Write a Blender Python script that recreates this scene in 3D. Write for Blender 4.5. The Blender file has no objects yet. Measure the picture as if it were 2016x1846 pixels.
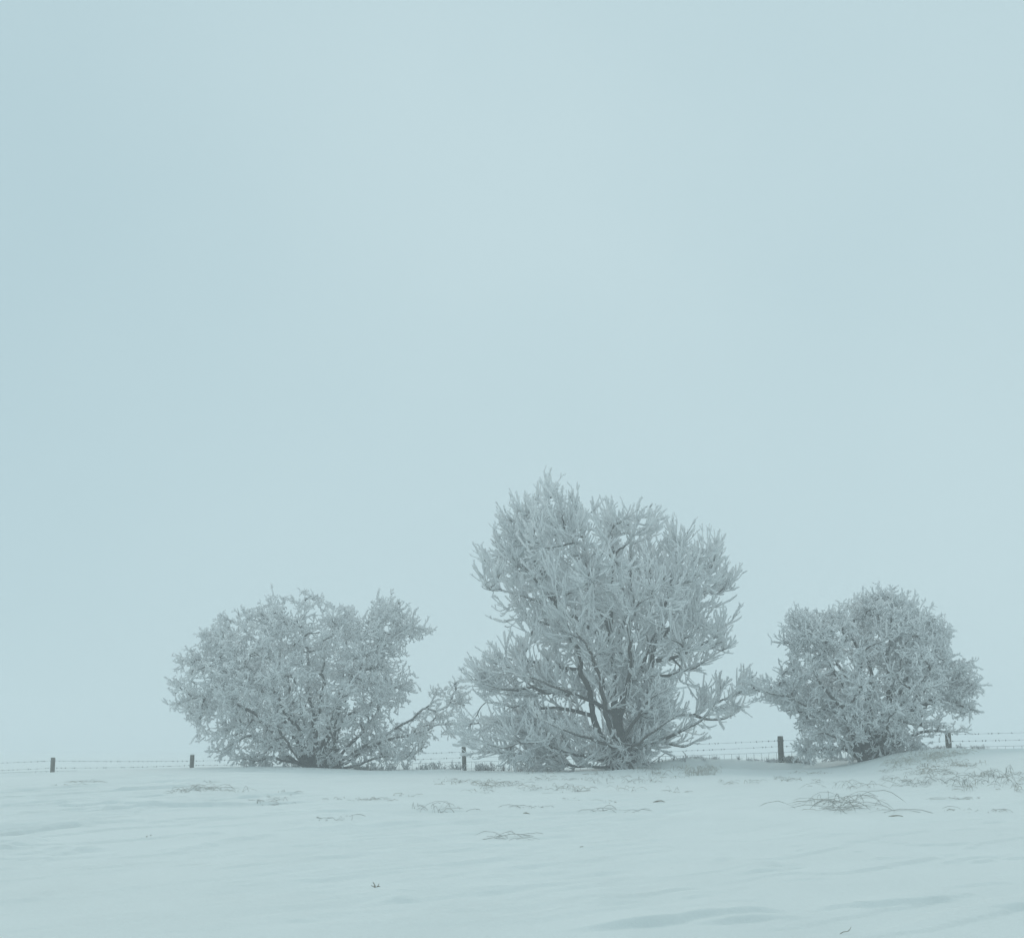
import bpy, math
import numpy as np
from mathutils import Vector

rng = np.random.default_rng(7)
S = bpy.context.scene
COL = S.collection

# ------------------------------------------------------------------ camera
CAM_Z = 1.6
FW, FH, FPX = 2016.0, 1846.0, 2434.0          # photograph's size and focal length in the same unit
HORIZON = 1470.0
PITCH = math.atan((HORIZON - FH / 2) / FPX)
cam_d = bpy.data.cameras.new('camera')
cam = bpy.data.objects.new('camera', cam_d)
COL.objects.link(cam)
cam.location = (0, 0, CAM_Z)
cam.rotation_euler = (math.pi / 2 + PITCH, 0, 0)
cam_d.sensor_fit = 'HORIZONTAL'
cam_d.sensor_width = 36.0
cam_d.lens = 36.0 * FPX / FW
cam_d.clip_start = 0.05
cam_d.clip_end = 5000
S.camera = cam

# ------------------------------------------------------------------ sky and light
SUN_EL, SUN_AZ = math.radians(40), math.radians(-32)     # a veiled sun, high beyond the trees
w = bpy.data.worlds.new('World')
S.world = w
w.use_nodes = True
nt = w.node_tree
nt.nodes.clear()
N = nt.nodes.new
out = N('ShaderNodeOutputWorld')
mix = N('ShaderNodeMixShader')
bg_clear = N('ShaderNodeBackground')
bg_cloud = N('ShaderNodeBackground')
sky = N('ShaderNodeTexSky')
sky.sky_type = 'NISHITA'
sky.sun_disc = False
sky.sun_elevation = SUN_EL
sky.sun_rotation = SUN_AZ
bg_clear.inputs['Strength'].default_value = 0.08
tc = N('ShaderNodeTexCoord')
noi = N('ShaderNodeTexNoise')
noi.inputs['Scale'].default_value = 3.4
noi.inputs['Detail'].default_value = 3
noi.inputs['Roughness'].default_value = 0.45
ramp = N('ShaderNodeValToRGB')
ramp.color_ramp.elements[0].position = 0.05
ramp.color_ramp.elements[0].color = (0.455, 0.622, 0.678, 1)
ramp.color_ramp.elements[1].position = 0.95
ramp.color_ramp.elements[1].color = (0.592, 0.742, 0.780, 1)
L = nt.links.new
L(tc.outputs['Generated'], noi.inputs['Vector'])
sxw = N('ShaderNodeSeparateXYZ')
L(tc.outputs['Generated'], sxw.inputs[0])
side = N('ShaderNodeMapRange')
side.interpolation_type = 'SMOOTHSTEP'
side.inputs['From Min'].default_value = -0.45
side.inputs['From Max'].default_value = -0.05
side.inputs['To Min'].default_value = -0.45
side.inputs['To Max'].default_value = 0.08
L(sxw.outputs['X'], side.inputs['Value'])
addw = N('ShaderNodeMath'); addw.operation = 'ADD'
soft = N('ShaderNodeMath'); soft.operation = 'MULTIPLY_ADD'
soft.inputs[1].default_value = 0.6; soft.inputs[2].default_value = 0.2
L(noi.outputs['Fac'], soft.inputs[0]); L(soft.outputs[0], addw.inputs[0]); L(side.outputs[0], addw.inputs[1])
L(addw.outputs[0], ramp.inputs['Fac'])
L(ramp.outputs['Color'], bg_cloud.inputs['Color'])
lowr = N('ShaderNodeMapRange')          # the deck is a little paler low down
lowr.interpolation_type = 'SMOOTHSTEP'
lowr.inputs['From Min'].default_value = 0.0
lowr.inputs['From Max'].default_value = 0.42
lowr.inputs['To Min'].default_value = 1.005
lowr.inputs['To Max'].default_value = 0.995
L(sxw.outputs['Z'], lowr.inputs['Value'])
L(lowr.outputs[0], bg_cloud.inputs['Strength'])
L(sky.outputs['Color'], bg_clear.inputs['Color'])
mix.inputs['Fac'].default_value = 0.975         # closed cloud deck, a little of the sky above it
L(bg_clear.outputs[0], mix.inputs[1])
L(bg_cloud.outputs[0], mix.inputs[2])
L(mix.outputs[0], out.inputs['Surface'])

sun_d = bpy.data.lights.new('sun', 'SUN')
sun_d.energy = 0.75
sun_d.angle = math.radians(30)
sun_d.color = (1.0, 0.96, 0.90)
sun = bpy.data.objects.new('sun', sun_d)
COL.objects.link(sun)
sd = Vector((math.sin(SUN_AZ) * math.cos(SUN_EL), math.cos(SUN_AZ) * math.cos(SUN_EL), math.sin(SUN_EL)))
sun.rotation_euler = sd.to_track_quat('Z', 'Y').to_euler()
sun.location = (0, 20, 60)

S.view_settings.view_transform = 'Standard'
S.view_settings.look = 'None'
S.view_settings.gamma = 1.0
S.view_settings.exposure = 0.0
S.view_settings.use_curve_mapping = False
S.render.engine = 'CYCLES'
S.cycles.max_bounces = 12
S.cycles.diffuse_bounces = 8
S.cycles.transmission_bounces = 8
S.cycles.volume_bounces = 3
S.cycles.transparent_max_bounces = 4

# ------------------------------------------------------------------ tagging
def tag(o, label=None, cat=None, group=None, kind=None):
    if label: o['label'] = label
    if cat: o['category'] = cat
    if group: o['group'] = group
    if kind: o['kind'] = kind
    return o

def empty(name, loc=(0, 0, 0)):
    o = bpy.data.objects.new(name, None)
    o.empty_display_size = 0.3
    o.location = loc
    COL.objects.link(o)
    return o

def mesh_obj(name, V, F, mat, parent=None, frost=None, smooth=False, origin=None):
    """V (n,3) world points, F (m,4) or (m,3) indices -> one mesh object, its origin at `origin`."""
    V = np.asarray(V, dtype=np.float64)
    F = np.asarray(F, dtype=np.int32)
    if origin is None:
        origin = np.zeros(3)
    origin = np.asarray(origin, dtype=np.float64)
    me = bpy.data.meshes.new(name)
    k = F.shape[1]
    me.vertices.add(len(V))
    me.vertices.foreach_set('co', (V - origin).astype(np.float32).ravel())
    me.loops.add(F.size)
    me.loops.foreach_set('vertex_index', F.ravel())
    me.polygons.add(len(F))
    me.polygons.foreach_set('loop_start', np.arange(0, F.size, k, dtype=np.int32))
    me.polygons.foreach_set('loop_total', np.full(len(F), k, dtype=np.int32))
    me.polygons.foreach_set('use_smooth', np.full(len(F), smooth, dtype=bool))
    me.update(calc_edges=True)
    if frost is not None:
        a = me.attributes.new('frost', 'FLOAT', 'POINT')
        a.data.foreach_set('value', np.asarray(frost, dtype=np.float32).ravel())
    me.materials.append(mat)
    o = bpy.data.objects.new(name, me)
    COL.objects.link(o)
    if parent is not None:
        o.parent = parent
        off = np.array(world_loc(parent))
        o.location = tuple(origin - off)
    else:
        o.location = tuple(origin)
    return o

def world_loc(o):
    p = np.array(o.location)
    while o.parent is not None:
        o = o.parent
        p = p + np.array(o.location)
    return p

# ------------------------------------------------------------------ materials
def new_mat(name):
    m = bpy.data.materials.new(name)
    m.use_nodes = True
    t = m.node_tree
    b = t.nodes['Principled BSDF']
    return m, t, b

def noise_node(t, scale, detail=4, rough=0.55, vec=None):
    n = t.nodes.new('ShaderNodeTexNoise')
    n.inputs['Scale'].default_value = scale
    n.inputs['Detail'].default_value = detail
    n.inputs['Roughness'].default_value = rough
    if vec is None:
        c = t.nodes.new('ShaderNodeTexCoord')
        vec = c.outputs['Object']
    t.links.new(vec, n.inputs['Vector'])
    return n

def ramp_node(t, src, p0, c0, p1, c1):
    r = t.nodes.new('ShaderNodeValToRGB')
    r.color_ramp.elements[0].position = p0
    r.color_ramp.elements[0].color = (*c0, 1)
    r.color_ramp.elements[1].position = p1
    r.color_ramp.elements[1].color = (*c1, 1)
    t.links.new(src, r.inputs['Fac'])
    return r

def bump_to(t, b, src, strength, dist):
    bp = t.nodes.new('ShaderNodeBump')
    bp.inputs['Strength'].default_value = strength
    bp.inputs['Distance'].default_value = dist
    t.links.new(src, bp.inputs['Height'])
    t.links.new(bp.outputs['Normal'], b.inputs['Normal'])

# snow
SNOW, t, b = new_mat('snow')
n1 = noise_node(t, 0.8, 5)
r1 = ramp_node(t, n1.outputs['Fac'], 0.3, (0.775, 0.81, 0.795), 0.7, (0.815, 0.85, 0.835))
t.links.new(r1.outputs['Color'], b.inputs['Base Color'])
b.inputs['Roughness'].default_value = 0.9
b.inputs['Specular IOR Level'].default_value = 0.15
n2 = noise_node(t, 16, 7, 0.7)
bump_to(t, b, n2.outputs['Fac'], 0.55, 0.03)

def frosted(name, bark_a, bark_b, frost_a=(0.84, 0.85, 0.855), frost_b=(0.94, 0.945, 0.945), lo=0.0):
    """bark that rime covers where the attribute 'frost' says, and on upward faces."""
    m, t, b = new_mat(name)
    nb = noise_node(t, 14, 5, 0.7)
    bark = ramp_node(t, nb.outputs['Fac'], 0.3, bark_a, 0.72, bark_b)
    nf = noise_node(t, 9, 4, 0.6)
    fr = ramp_node(t, nf.outputs['Fac'], 0.3, frost_a, 0.7, frost_b)
    at = t.nodes.new('ShaderNodeAttribute')
    at.attribute_name = 'frost'
    ge = t.nodes.new('ShaderNodeNewGeometry')
    sx = t.nodes.new('ShaderNodeSeparateXYZ')
    t.links.new(ge.outputs['Normal'], sx.inputs[0])
    up = t.nodes.new('ShaderNodeMath'); up.operation = 'MULTIPLY_ADD'
    t.links.new(sx.outputs['Z'], up.inputs[0])
    up.inputs[1].default_value = 0.22
    t.links.new(at.outputs['Fac'], up.inputs[2])
    np_ = noise_node(t, 26, 3, 0.7)
    ad = t.nodes.new('ShaderNodeMath'); ad.operation = 'MULTIPLY_ADD'
    t.links.new(np_.outputs['Fac'], ad.inputs[0])
    ad.inputs[1].default_value = 0.9
    t.links.new(up.outputs[0], ad.inputs[2])
    mr = t.nodes.new('ShaderNodeMapRange')
    mr.inputs['From Min'].default_value = 0.82 - lo
    mr.inputs['From Max'].default_value = 1.0 - lo
    t.links.new(ad.outputs[0], mr.inputs['Value'])
    mx = t.nodes.new('ShaderNodeMix'); mx.data_type = 'RGBA'
    t.links.new(mr.outputs[0], mx.inputs['Factor'])
    t.links.new(bark.outputs['Color'], mx.inputs['A'])
    t.links.new(fr.outputs['Color'], mx.inputs['B'])
    t.links.new(mx.outputs['Result'], b.inputs['Base Color'])
    b.inputs['Roughness'].default_value = 0.85
    b.inputs['Specular IOR Level'].default_value = 0.2
    bump_to(t, b, nb.outputs['Fac'], 0.5, 0.02)
    # rime crystals pass light on: a translucent share where there is rime
    tr = t.nodes.new('ShaderNodeBsdfTranslucent')
    t.links.new(fr.outputs['Color'], tr.inputs['Color'])
    ms = t.nodes.new('ShaderNodeMixShader')
    sc_ = t.nodes.new('ShaderNodeMath'); sc_.operation = 'MULTIPLY'
    t.links.new(mr.outputs[0], sc_.inputs[0]); sc_.inputs[1].default_value = 0.6
    t.links.new(sc_.outputs[0], ms.inputs[0])
    t.links.new(b.outputs[0], ms.inputs[1]); t.links.new(tr.outputs[0], ms.inputs[2])
    t.links.new(ms.outputs[0], t.nodes['Material Output'].inputs['Surface'])
    return m

BARK = frosted('frosted_bark', (0.035, 0.030, 0.026), (0.10, 0.085, 0.075))
GRASS = frosted('frosted_dry_grass', (0.22, 0.17, 0.11), (0.40, 0.33, 0.23), (0.55, 0.55, 0.52), (0.74, 0.74, 0.72))
REED = frosted('frosted_dark_stalk', (0.20, 0.17, 0.13), (0.38, 0.335, 0.265), (0.5, 0.5, 0.48), (0.7, 0.7, 0.68))
STRAW = frosted('straw_grass', (0.34, 0.29, 0.19), (0.52, 0.46, 0.33), (0.68, 0.67, 0.62), (0.82, 0.81, 0.78))
WIRE = frosted('frosted_wire', (0.13, 0.13, 0.13), (0.22, 0.22, 0.22), (0.42, 0.43, 0.43), (0.62, 0.63, 0.63))

WOOD, t, b = new_mat('weathered_post_wood')
c = t.nodes.new('ShaderNodeTexCoord')
mp = t.nodes.new('ShaderNodeMapping')
mp.inputs['Scale'].default_value = (1, 1, 0.08)
t.links.new(c.outputs['Object'], mp.inputs['Vector'])
n1 = noise_node(t, 60, 5, 0.7, mp.outputs['Vector'])
r1 = ramp_node(t, n1.outputs['Fac'], 0.3, (0.065, 0.060, 0.048), 0.75, (0.19, 0.17, 0.135))
n2 = noise_node(t, 22, 4, 0.7)
r2 = ramp_node(t, n2.outputs['Fac'], 0.55, (0, 0, 0), 0.66, (1, 1, 1))
ge = t.nodes.new('ShaderNodeNewGeometry')
sx = t.nodes.new('ShaderNodeSeparateXYZ')
t.links.new(ge.outputs['Normal'], sx.inputs[0])
mr = t.nodes.new('ShaderNodeMapRange')
mr.inputs['From Min'].default_value = -0.1
mr.inputs['From Max'].default_value = -1.0
mr.inputs['To Max'].default_value = 0.6
t.links.new(sx.outputs['X'], mr.inputs['Value'])
mu = t.nodes.new('ShaderNodeMath'); mu.operation = 'MULTIPLY'
t.links.new(mr.outputs[0], mu.inputs[0]); t.links.new(r2.outputs['Color'], mu.inputs[1])
mx = t.nodes.new('ShaderNodeMix'); mx.data_type = 'RGBA'
t.links.new(mu.outputs[0], mx.inputs['Factor'])
t.links.new(r1.outputs['Color'], mx.inputs['A'])
mx.inputs['B'].default_value = (0.6, 0.61, 0.61, 1)
t.links.new(mx.outputs['Result'], b.inputs['Base Color'])
b.inputs['Roughness'].default_value = 0.9
bump_to(t, b, n1.outputs['Fac'], 0.6, 0.01)

# ------------------------------------------------------------------ places
def ray(u, v):
    cx = (u - FW / 2) / FPX
    cz = (FH / 2 - v) / FPX
    cp, sp = math.cos(PITCH), math.sin(PITCH)
    return np.array([cx, cp - cz * sp, sp + cz * cp])

def at_depth(u, v, y):
    d = ray(u, v)
    k = y / d[1]
    return np.array([d[0] * k, y, CAM_Z + d[2] * k])

def vnoise(x, y, seed=0):
    """smooth value noise, 0..1"""
    x = np.asarray(x, dtype=np.float64); y = np.asarray(y, dtype=np.float64)
    xi = np.floor(x).astype(np.int64); yi = np.floor(y).astype(np.int64)
    fx = x - xi; fy = y - yi
    fx = fx * fx * fx * (fx * (fx * 6 - 15) + 10); fy = fy * fy * fy * (fy * (fy * 6 - 15) + 10)
    def h(a, b_):
        n = (a * 374761393 + b_ * 668265263 + seed * 974634777) & 0xffffffff
        n = ((n ^ (n >> 13)) * 1274126177) & 0xffffffff
        n = (n ^ (n >> 16)) & 0xffffffff
        return n / 4294967295.0
    a = h(xi, yi); b_ = h(xi + 1, yi); c_ = h(xi, yi + 1); d = h(xi + 1, yi + 1)
    return (a * (1 - fx) + b_ * fx) * (1 - fy) + (c_ * (1 - fx) + d * fx) * fy

def fbm(x, y, seed, octv=4):
    s = 0; a = 1; t_ = 0
    for i in range(octv):
        s = s + a * vnoise(x * 2 ** i, y * 2 ** i, seed + i * 17)
        t_ += a; a *= 0.5
    return s / t_

# fence line: from far left to nearer right
FA, FB = np.array([-13.2, 35.8]), np.array([10.4, 29.4])
def fence_y(x):
    return FA[1] + (FB[1] - FA[1]) * (x - FA[0]) / (FB[0] - FA[0])
def fence_x_at(u):
    d = ray(u, HORIZON)
    kx = d[0] / d[1]
    # x = kx*y ; y = FA1 + m (x-FA0)
    m = (FB[1] - FA[1]) / (FB[0] - FA[0])
    y = (FA[1] - m * FA[0]) / (1 - m * kx)
    return kx * y, y

def sstep(a, b_, x):
    t_ = np.clip((x - a) / (b_ - a), 0, 1)
    return t_ * t_ * (3 - 2 * t_)

# height of the snow's visible edge along the row of trees, read against the eye-level line
_cr_u = np.array([-600, 0, 108, 250, 380, 520, 600, 665, 760, 860, 940, 1150, 1240, 1350, 1440, 1540, 1610, 1680, 1745, 1800, 1868, 1950, 2016, 2700.])
_cr_v = np.array([1530, 1524, 1522, 1516, 1513, 1511, 1511, 1516, 1517, 1517, 1520, 1520, 1517, 1512, 1514, 1515, 1514, 1505, 1496, 1488, 1481, 1477, 1475, 1472.])
_cx, _cz = [], []
for u_, v_ in zip(_cr_u, _cr_v):
    d_ = ray(u_, v_)
    m_ = (FB[1] - FA[1]) / (FB[0] - FA[0])
    y_ = (FA[1] - 1.9 - m_ * FA[0]) / (1 - m_ * d_[0] / d_[1])
    p_ = at_depth(u_, v_, y_)
    _cx.append(p_[0]); _cz.append(p_[2])
_cx, _cz = np.array(_cx), np.array(_cz)
def crest_z(x):
    a = 0
    for dx in (-0.5, -0.25, 0, 0.25, 0.5):
        a = a + np.interp(x + dx, _cx, _cz)
    return a / 5

# traced wind scarps: (u0,v0,u1,v1,height,width)
SCARPS = [(330, 1684, 470, 1660, .030), (460, 1664, 552, 1640, .036), (120, 1688, 210, 1672, .036), (20, 1672, 118, 1652, .032), (0, 1640, 60, 1630, .02),
          (70, 1705, 120, 1690, .02), (20, 1785, 135, 1752, .022), (245, 1755, 300, 1747, .015), (760, 1773, 830, 1768, .035),
          (1110, 1836, 1560, 1800, .055), (1350, 1822, 1600, 1812, .035), (1600, 1796, 1900, 1778, .04), (1400, 1704, 1465, 1689, .028),
          (1440, 1725, 1560, 1720, .022), (1490, 1716, 1585, 1703, .02), (1170, 1795, 1290, 1780, .02), (1330, 1780, 1420, 1768, .02),
          (900, 1800, 925, 1792, .015), (560, 1820, 630, 1808, .015), (260, 1600, 420, 1592, .02), (0, 1553, 50, 1546, .03),
          (120, 1556, 170, 1548, .02), (250, 1575, 330, 1566, .02), (60, 1600, 130, 1590, .018), (300, 1625, 480, 1612, .02),
          (0, 1610, 110, 1598, .018), (350, 1655, 460, 1640, .018), (1600, 1650, 1680, 1642, .016), (1850, 1750, 2016, 1740, .02),
          (1700, 1700, 1800, 1694, .013), (700, 1700, 860, 1688, .012), (1520, 1740, 1640, 1732, .015), (640, 1540, 700, 1536, .012),
          (1330, 1768, 1480, 1760, .015), (1940, 1800, 2050, 1790, .02), (20, 1700, 240, 1672, .03), (400, 1668, 500, 1652, .03)]
HAS_SC = False
_sc = []
def base_z(x, y):
    x = np.asarray(x, dtype=np.float64); y = np.asarray(y, dtype=np.float64)
    fy = fence_y(np.clip(x, -25, 25))
    yc = fy - 1.9
    cz = crest_z(x)
    k = np.clip((y - 5) / (yc - 5), 0, 1)
    rise = np.sin(k * math.pi / 2) ** 1.25
    z = cz * rise
    # drift shape near the crest: a lip, then a shallow scoop with the far wall leaning up to the fence
    lip = np.exp(-((y - yc) / 1.5) ** 2) * 0.012
    z = z + lip
    scoop = (np.exp(-((x - 4.9) / 1.7) ** 2) * 0.30 + np.exp(-((x + 3.3) / 0.9) ** 2) * 0.12 + np.exp(-((x - 0.2) / 1.1) ** 2) * 0.10)
    z = z - scoop * np.exp(-((y - yc - 0.95) / 0.45) ** 2)
    z = z + np.exp(-((x - 4.9) / 2.0) ** 2) * 0.24 * sstep(yc + 1.0, yc + 1.7, y) * (1 - sstep(fy + 0.6, fy + 3, y))
    # beyond the fence the field falls away gently and levels out
    z = z - (cz - 0.55) * sstep(fy + 1.0, fy + 60, y)
    # grassy mound in front of the right-hand shrub
    z = z + 0.12 * np.exp(-((x - 8.6) / 1.1) ** 2 - ((y - 27.6) / 0.9) ** 2)
    # broad swells
    near = 1 - sstep(50, 90, y)
    z = z + (fbm(x * 0.22 + y * 0.03, y * 0.35, 3, 3) - 0.5) * 0.16 * near * np.clip(k * 1.6, 0.25, 1) * (1 - 0.75 * sstep(yc - 4, yc, y))
    return z

def hit(u, v, f=None):
    d = ray(u, v)
    f = f or base_z
    ts = np.concatenate([np.arange(4, 45, 0.1), np.arange(45, 600, 2)]) / d[1]
    z = CAM_Z + d[2] * ts
    g = f(d[0] * ts, d[1] * ts)
    below = np.nonzero(z < g)[0]
    i = below[0] if len(below) else len(ts) - 1
    k = ts[i]
    return np.array([d[0] * k, d[1] * k, float(g[i])])

for (u0, v0, u1, v1, h_) in SCARPS:
    p, q = hit(u0, v0), hit(u1, v1)
    _sc.append((p[0], p[1], q[0], q[1], h_))

WIND = 34.0
for (q0, q1, q2, q3, q4) in _sc[:3]:
    print('scarp', q0, q1, q2, q3)

def ground_z(x, y):
    x = np.asarray(x, dtype=np.float64); y = np.asarray(y, dtype=np.float64)
    z = base_z(x, y)
    near = (1 - sstep(34, 48, y))
    # traced scarps: steep small step towards the camera, long gentle lee behind
    for (x0, y0, x1, y1, h_) in _sc:
        dx, dy = x1 - x0, y1 - y0
        ln = math.hypot(dx, dy)
        tx, ty = dx / ln, dy / ln
        s = (x - x0) * tx + (y - y0) * ty
        n_ = -(x - x0) * ty + (y - y0) * tx
        m = (s > -0.1 * ln) & (s < 1.1 * ln) & (np.abs(n_) < 1.2)
        if not m.any():
            continue
        sm, nm = s[m] / ln, n_[m] + (fbm(s[m] * 2.2 + x0, s[m] * 0, 5, 3) - 0.5) * 0.26
        env = np.clip(1 - (2 * sm - 1) ** 2, 0, 1) * (0.6 + 0.8 * fbm(s[m] * 1.7 + y0, s[m] * 0, 8, 2))
        prof = sstep(-0.055, 0.02, nm) * np.exp(-np.clip(nm, 0, None) / 0.5)
        z[m] = z[m] + 1.25 * h_ * env * prof
    # wind ripple texture, drawn out along the wind
    a = math.radians(WIND)
    wx = x * math.cos(a) + y * math.sin(a); wy = -x * math.sin(a) + y * math.cos(a)
    r = fbm(wx * 0.55, wy * 2.1, 31, 4)
    patch = sstep(0.42, 0.66, fbm(x * 0.25, y * 0.25, 77, 2))
    z = z + (r - 0.5) * 0.075 * near * (0.35 + patch)
    t1 = fbm(wx * 0.45 + 9, wy * 1.9, 91, 3)
    t2 = fbm(wx * 0.8 + 3, wy * 2.9, 93, 3)
    crust = np.clip(0.15 + 1.3 * np.exp(-((x + 6.2) / 3.0) ** 2 - ((y - 19) / 6.5) ** 2) + 0.9 * np.exp(-((x - 4.5) / 2.6) ** 2 - ((y - 12) / 4.0) ** 2), 0, 1)
    z = z + (0.048 * sstep(0.50, 0.53, t1) * sstep(0.30, 0.5, patch + 0.25) + 0.022 * sstep(0.53, 0.555, t2)) * near * (1 - sstep(26, 31, y)) * crust
    z = z + (np.abs(fbm(wx * 1.0, wy * 4.2, 57, 2) - 0.5)) * -0.075 * near * patch
    return z

def on_ground(u, v):
    return hit(u, v, ground_z)

# ------------------------------------------------------------------ the snow field
def axis(parts):
    a = []
    for lo, hi, st in parts:
        n_ = max(1, int(round((hi - lo) / st)))
        a.append(np.linspace(lo, hi, n_, endpoint=False))
    a.append([parts[-1][1]])
    return np.concatenate(a)
gx = axis([(-700, -100, 60), (-100, -30, 5), (-30, -15, 0.5), (-15, 13.5, 0.055), (13.5, 30, 0.5), (30, 100, 5), (100, 700, 60)])
gy = axis([(-200, -20, 30), (-20, 4, 2), (4, 9, 0.15), (9, 21, 0.027), (21, 37, 0.045), (37, 60, 0.5), (60, 150, 4), (150, 900, 50)])
X, Y = np.meshgrid(gx, gy)
Z = ground_z(X.ravel(), Y.ravel()).reshape(X.shape)
nx, ny = len(gx), len(gy)
idx = np.arange(nx * ny).reshape(ny, nx)
F = np.stack([idx[:-1, :-1], idx[:-1, 1:], idx[1:, 1:], idx[1:, :-1]], -1).reshape(-1, 4)
g = mesh_obj('snow_field', np.stack([X, Y, Z], -1).reshape(-1, 3), F, SNOW, smooth=True)
tag(g, 'wind-packed snow field rising gently to the fence', kind='structure')

# ------------------------------------------------------------------ tubes
def tubes(P, R, sides=4, frost=None, rough=0.0, r_=None):
    """P (n,k,3), R (n,k) -> V, F, frost per vertex"""
    r_ = r_ or rng
    n_, k = R.shape
    T = np.gradient(P, axis=1)
    T /= np.linalg.norm(T, axis=2, keepdims=True) + 1e-9
    ref = r_.normal(size=(n_, 1, 3))
    A = np.cross(T, np.broadcast_to(ref, T.shape))
    A /= np.linalg.norm(A, axis=2, keepdims=True) + 1e-9
    B = np.cross(T, A)
    th = np.arange(sides) * 2 * math.pi / sides
    rad = R[:, :, None] * (1 + rough * r_.uniform(-1, 1, size=(n_, k, sides)))
    V = P[:, :, None, :] + rad[..., None] * (np.cos(th)[None, None, :, None] * A[:, :, None, :] + np.sin(th)[None, None, :, None] * B[:, :, None, :])
    base = np.arange(n_ * k).reshape(n_, k) * sides
    a = base[:, :-1, None] + np.arange(sides)
    b_ = base[:, :-1, None] + (np.arange(sides) + 1) % sides
    c_ = base[:, 1:, None] + (np.arange(sides) + 1) % sides
    d = base[:, 1:, None] + np.arange(sides)
    F = np.stack([a, b_, c_, d], -1).reshape(-1, 4)
    if frost is None:
        fr = np.ones((n_, k))
    else:
        fr = frost
    fr = np.repeat(fr[:, :, None], sides, axis=2).reshape(-1)
    return V.reshape(-1, 3), F, fr

def join(chunks):
    Vs, Fs, fs = [], [], []
    o = 0
    for V, F, f in chunks:
        Vs.append(V); Fs.append(F + o); fs.append(f); o += len(V)
    return np.concatenate(Vs), np.concatenate(Fs), np.concatenate(fs)

def catmull(P, step=0.08):
    P = np.asarray(P, dtype=np.float64)
    Q = np.vstack([2 * P[0] - P[1], P, 2 * P[-1] - P[-2]])
    out_ = []
    for i in range(1, len(Q) - 2):
        L_ = np.linalg.norm(Q[i + 1] - Q[i])
        m = max(2, int(L_ / step))
        t_ = np.linspace(0, 1, m, endpoint=False)[:, None]
        out_.append(0.5 * (2 * Q[i] + (Q[i + 1] - Q[i - 1]) * t_ + (2 * Q[i - 1] - 5 * Q[i] + 4 * Q[i + 1] - Q[i + 2]) * t_ ** 2
                           + (3 * Q[i] - Q[i - 1] - 3 * Q[i + 1] + Q[i + 2]) * t_ ** 3))
    out_.append(P[-1:])
    return np.vstack(out_)

def resample(P, k):
    d = np.r_[0, np.cumsum(np.linalg.norm(np.diff(P, axis=0), axis=1))]
    s = np.linspace(0, d[-1], k)
    return np.stack([np.interp(s, d, P[:, i]) for i in range(3)], 1)

def wiggle(P, amp, r_):
    """crooked growth: smooth random offset, none at the ends"""
    k = len(P)
    m = max(3, k // 4)
    c_ = r_.normal(size=(m, 3)) * amp
    c_[0] = 0; c_[-1] = 0
    s = np.linspace(0, m - 1, k)
    off = np.stack([np.interp(s, np.arange(m), c_[:, i]) for i in range(3)], 1)
    return P + off

def in_poly(px, py, poly):
    inside = np.zeros(len(px), bool)
    n_ = len(poly)
    j = n_ - 1
    for i in range(n_):
        xi, yi = poly[i]; xj, yj = poly[j]
        c_ = ((yi > py) != (yj > py)) & (px < (xj - xi) * (py - yi) / (yj - yi + 1e-12) + xi)
        inside ^= c_
        j = i
    return inside

def edge_dist(px, py, poly):
    d = np.full(len(px), 1e9)
    n_ = len(poly)
    for i in range(n_):
        a = poly[i]; b_ = poly[(i + 1) % n_]
        e = b_ - a
        t_ = np.clip(((px - a[0]) * e[0] + (py - a[1]) * e[1]) / (e @ e + 1e-12), 0, 1)
        d = np.minimum(d, np.hypot(px - a[0] - t_ * e[0], py - a[1] - t_ * e[1]))
    return d

def bezier_paths(p0, d0, p3, d3, k, r_, crook):
    """vectorised cubic arcs; p0,d0,p3,d3 (n,3) -> (n,k,3)"""
    L_ = np.linalg.norm(p3 - p0, axis=1, keepdims=True)
    p1 = p0 + d0 * L_ * 0.35
    p2 = p3 - d3 * L_ * 0.33
    t_ = np.r_[np.linspace(0, 0.93, k - 1), 1.0][None, :, None]
    P = ((1 - t_) ** 3 * p0[:, None] + 3 * (1 - t_) ** 2 * t_ * p1[:, None] + 3 * (1 - t_) * t_ ** 2 * p2[:, None] + t_ ** 3 * p3[:, None])
    jit = r_.normal(size=P.shape) * (L_[:, None] * crook)
    jit[:, 0] = 0
    return P + jit

def unit(v):
    return v / (np.linalg.norm(v, axis=-1, keepdims=True) + 1e-9)

# ------------------------------------------------------------------ the trees
class Style:
    pass

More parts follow.
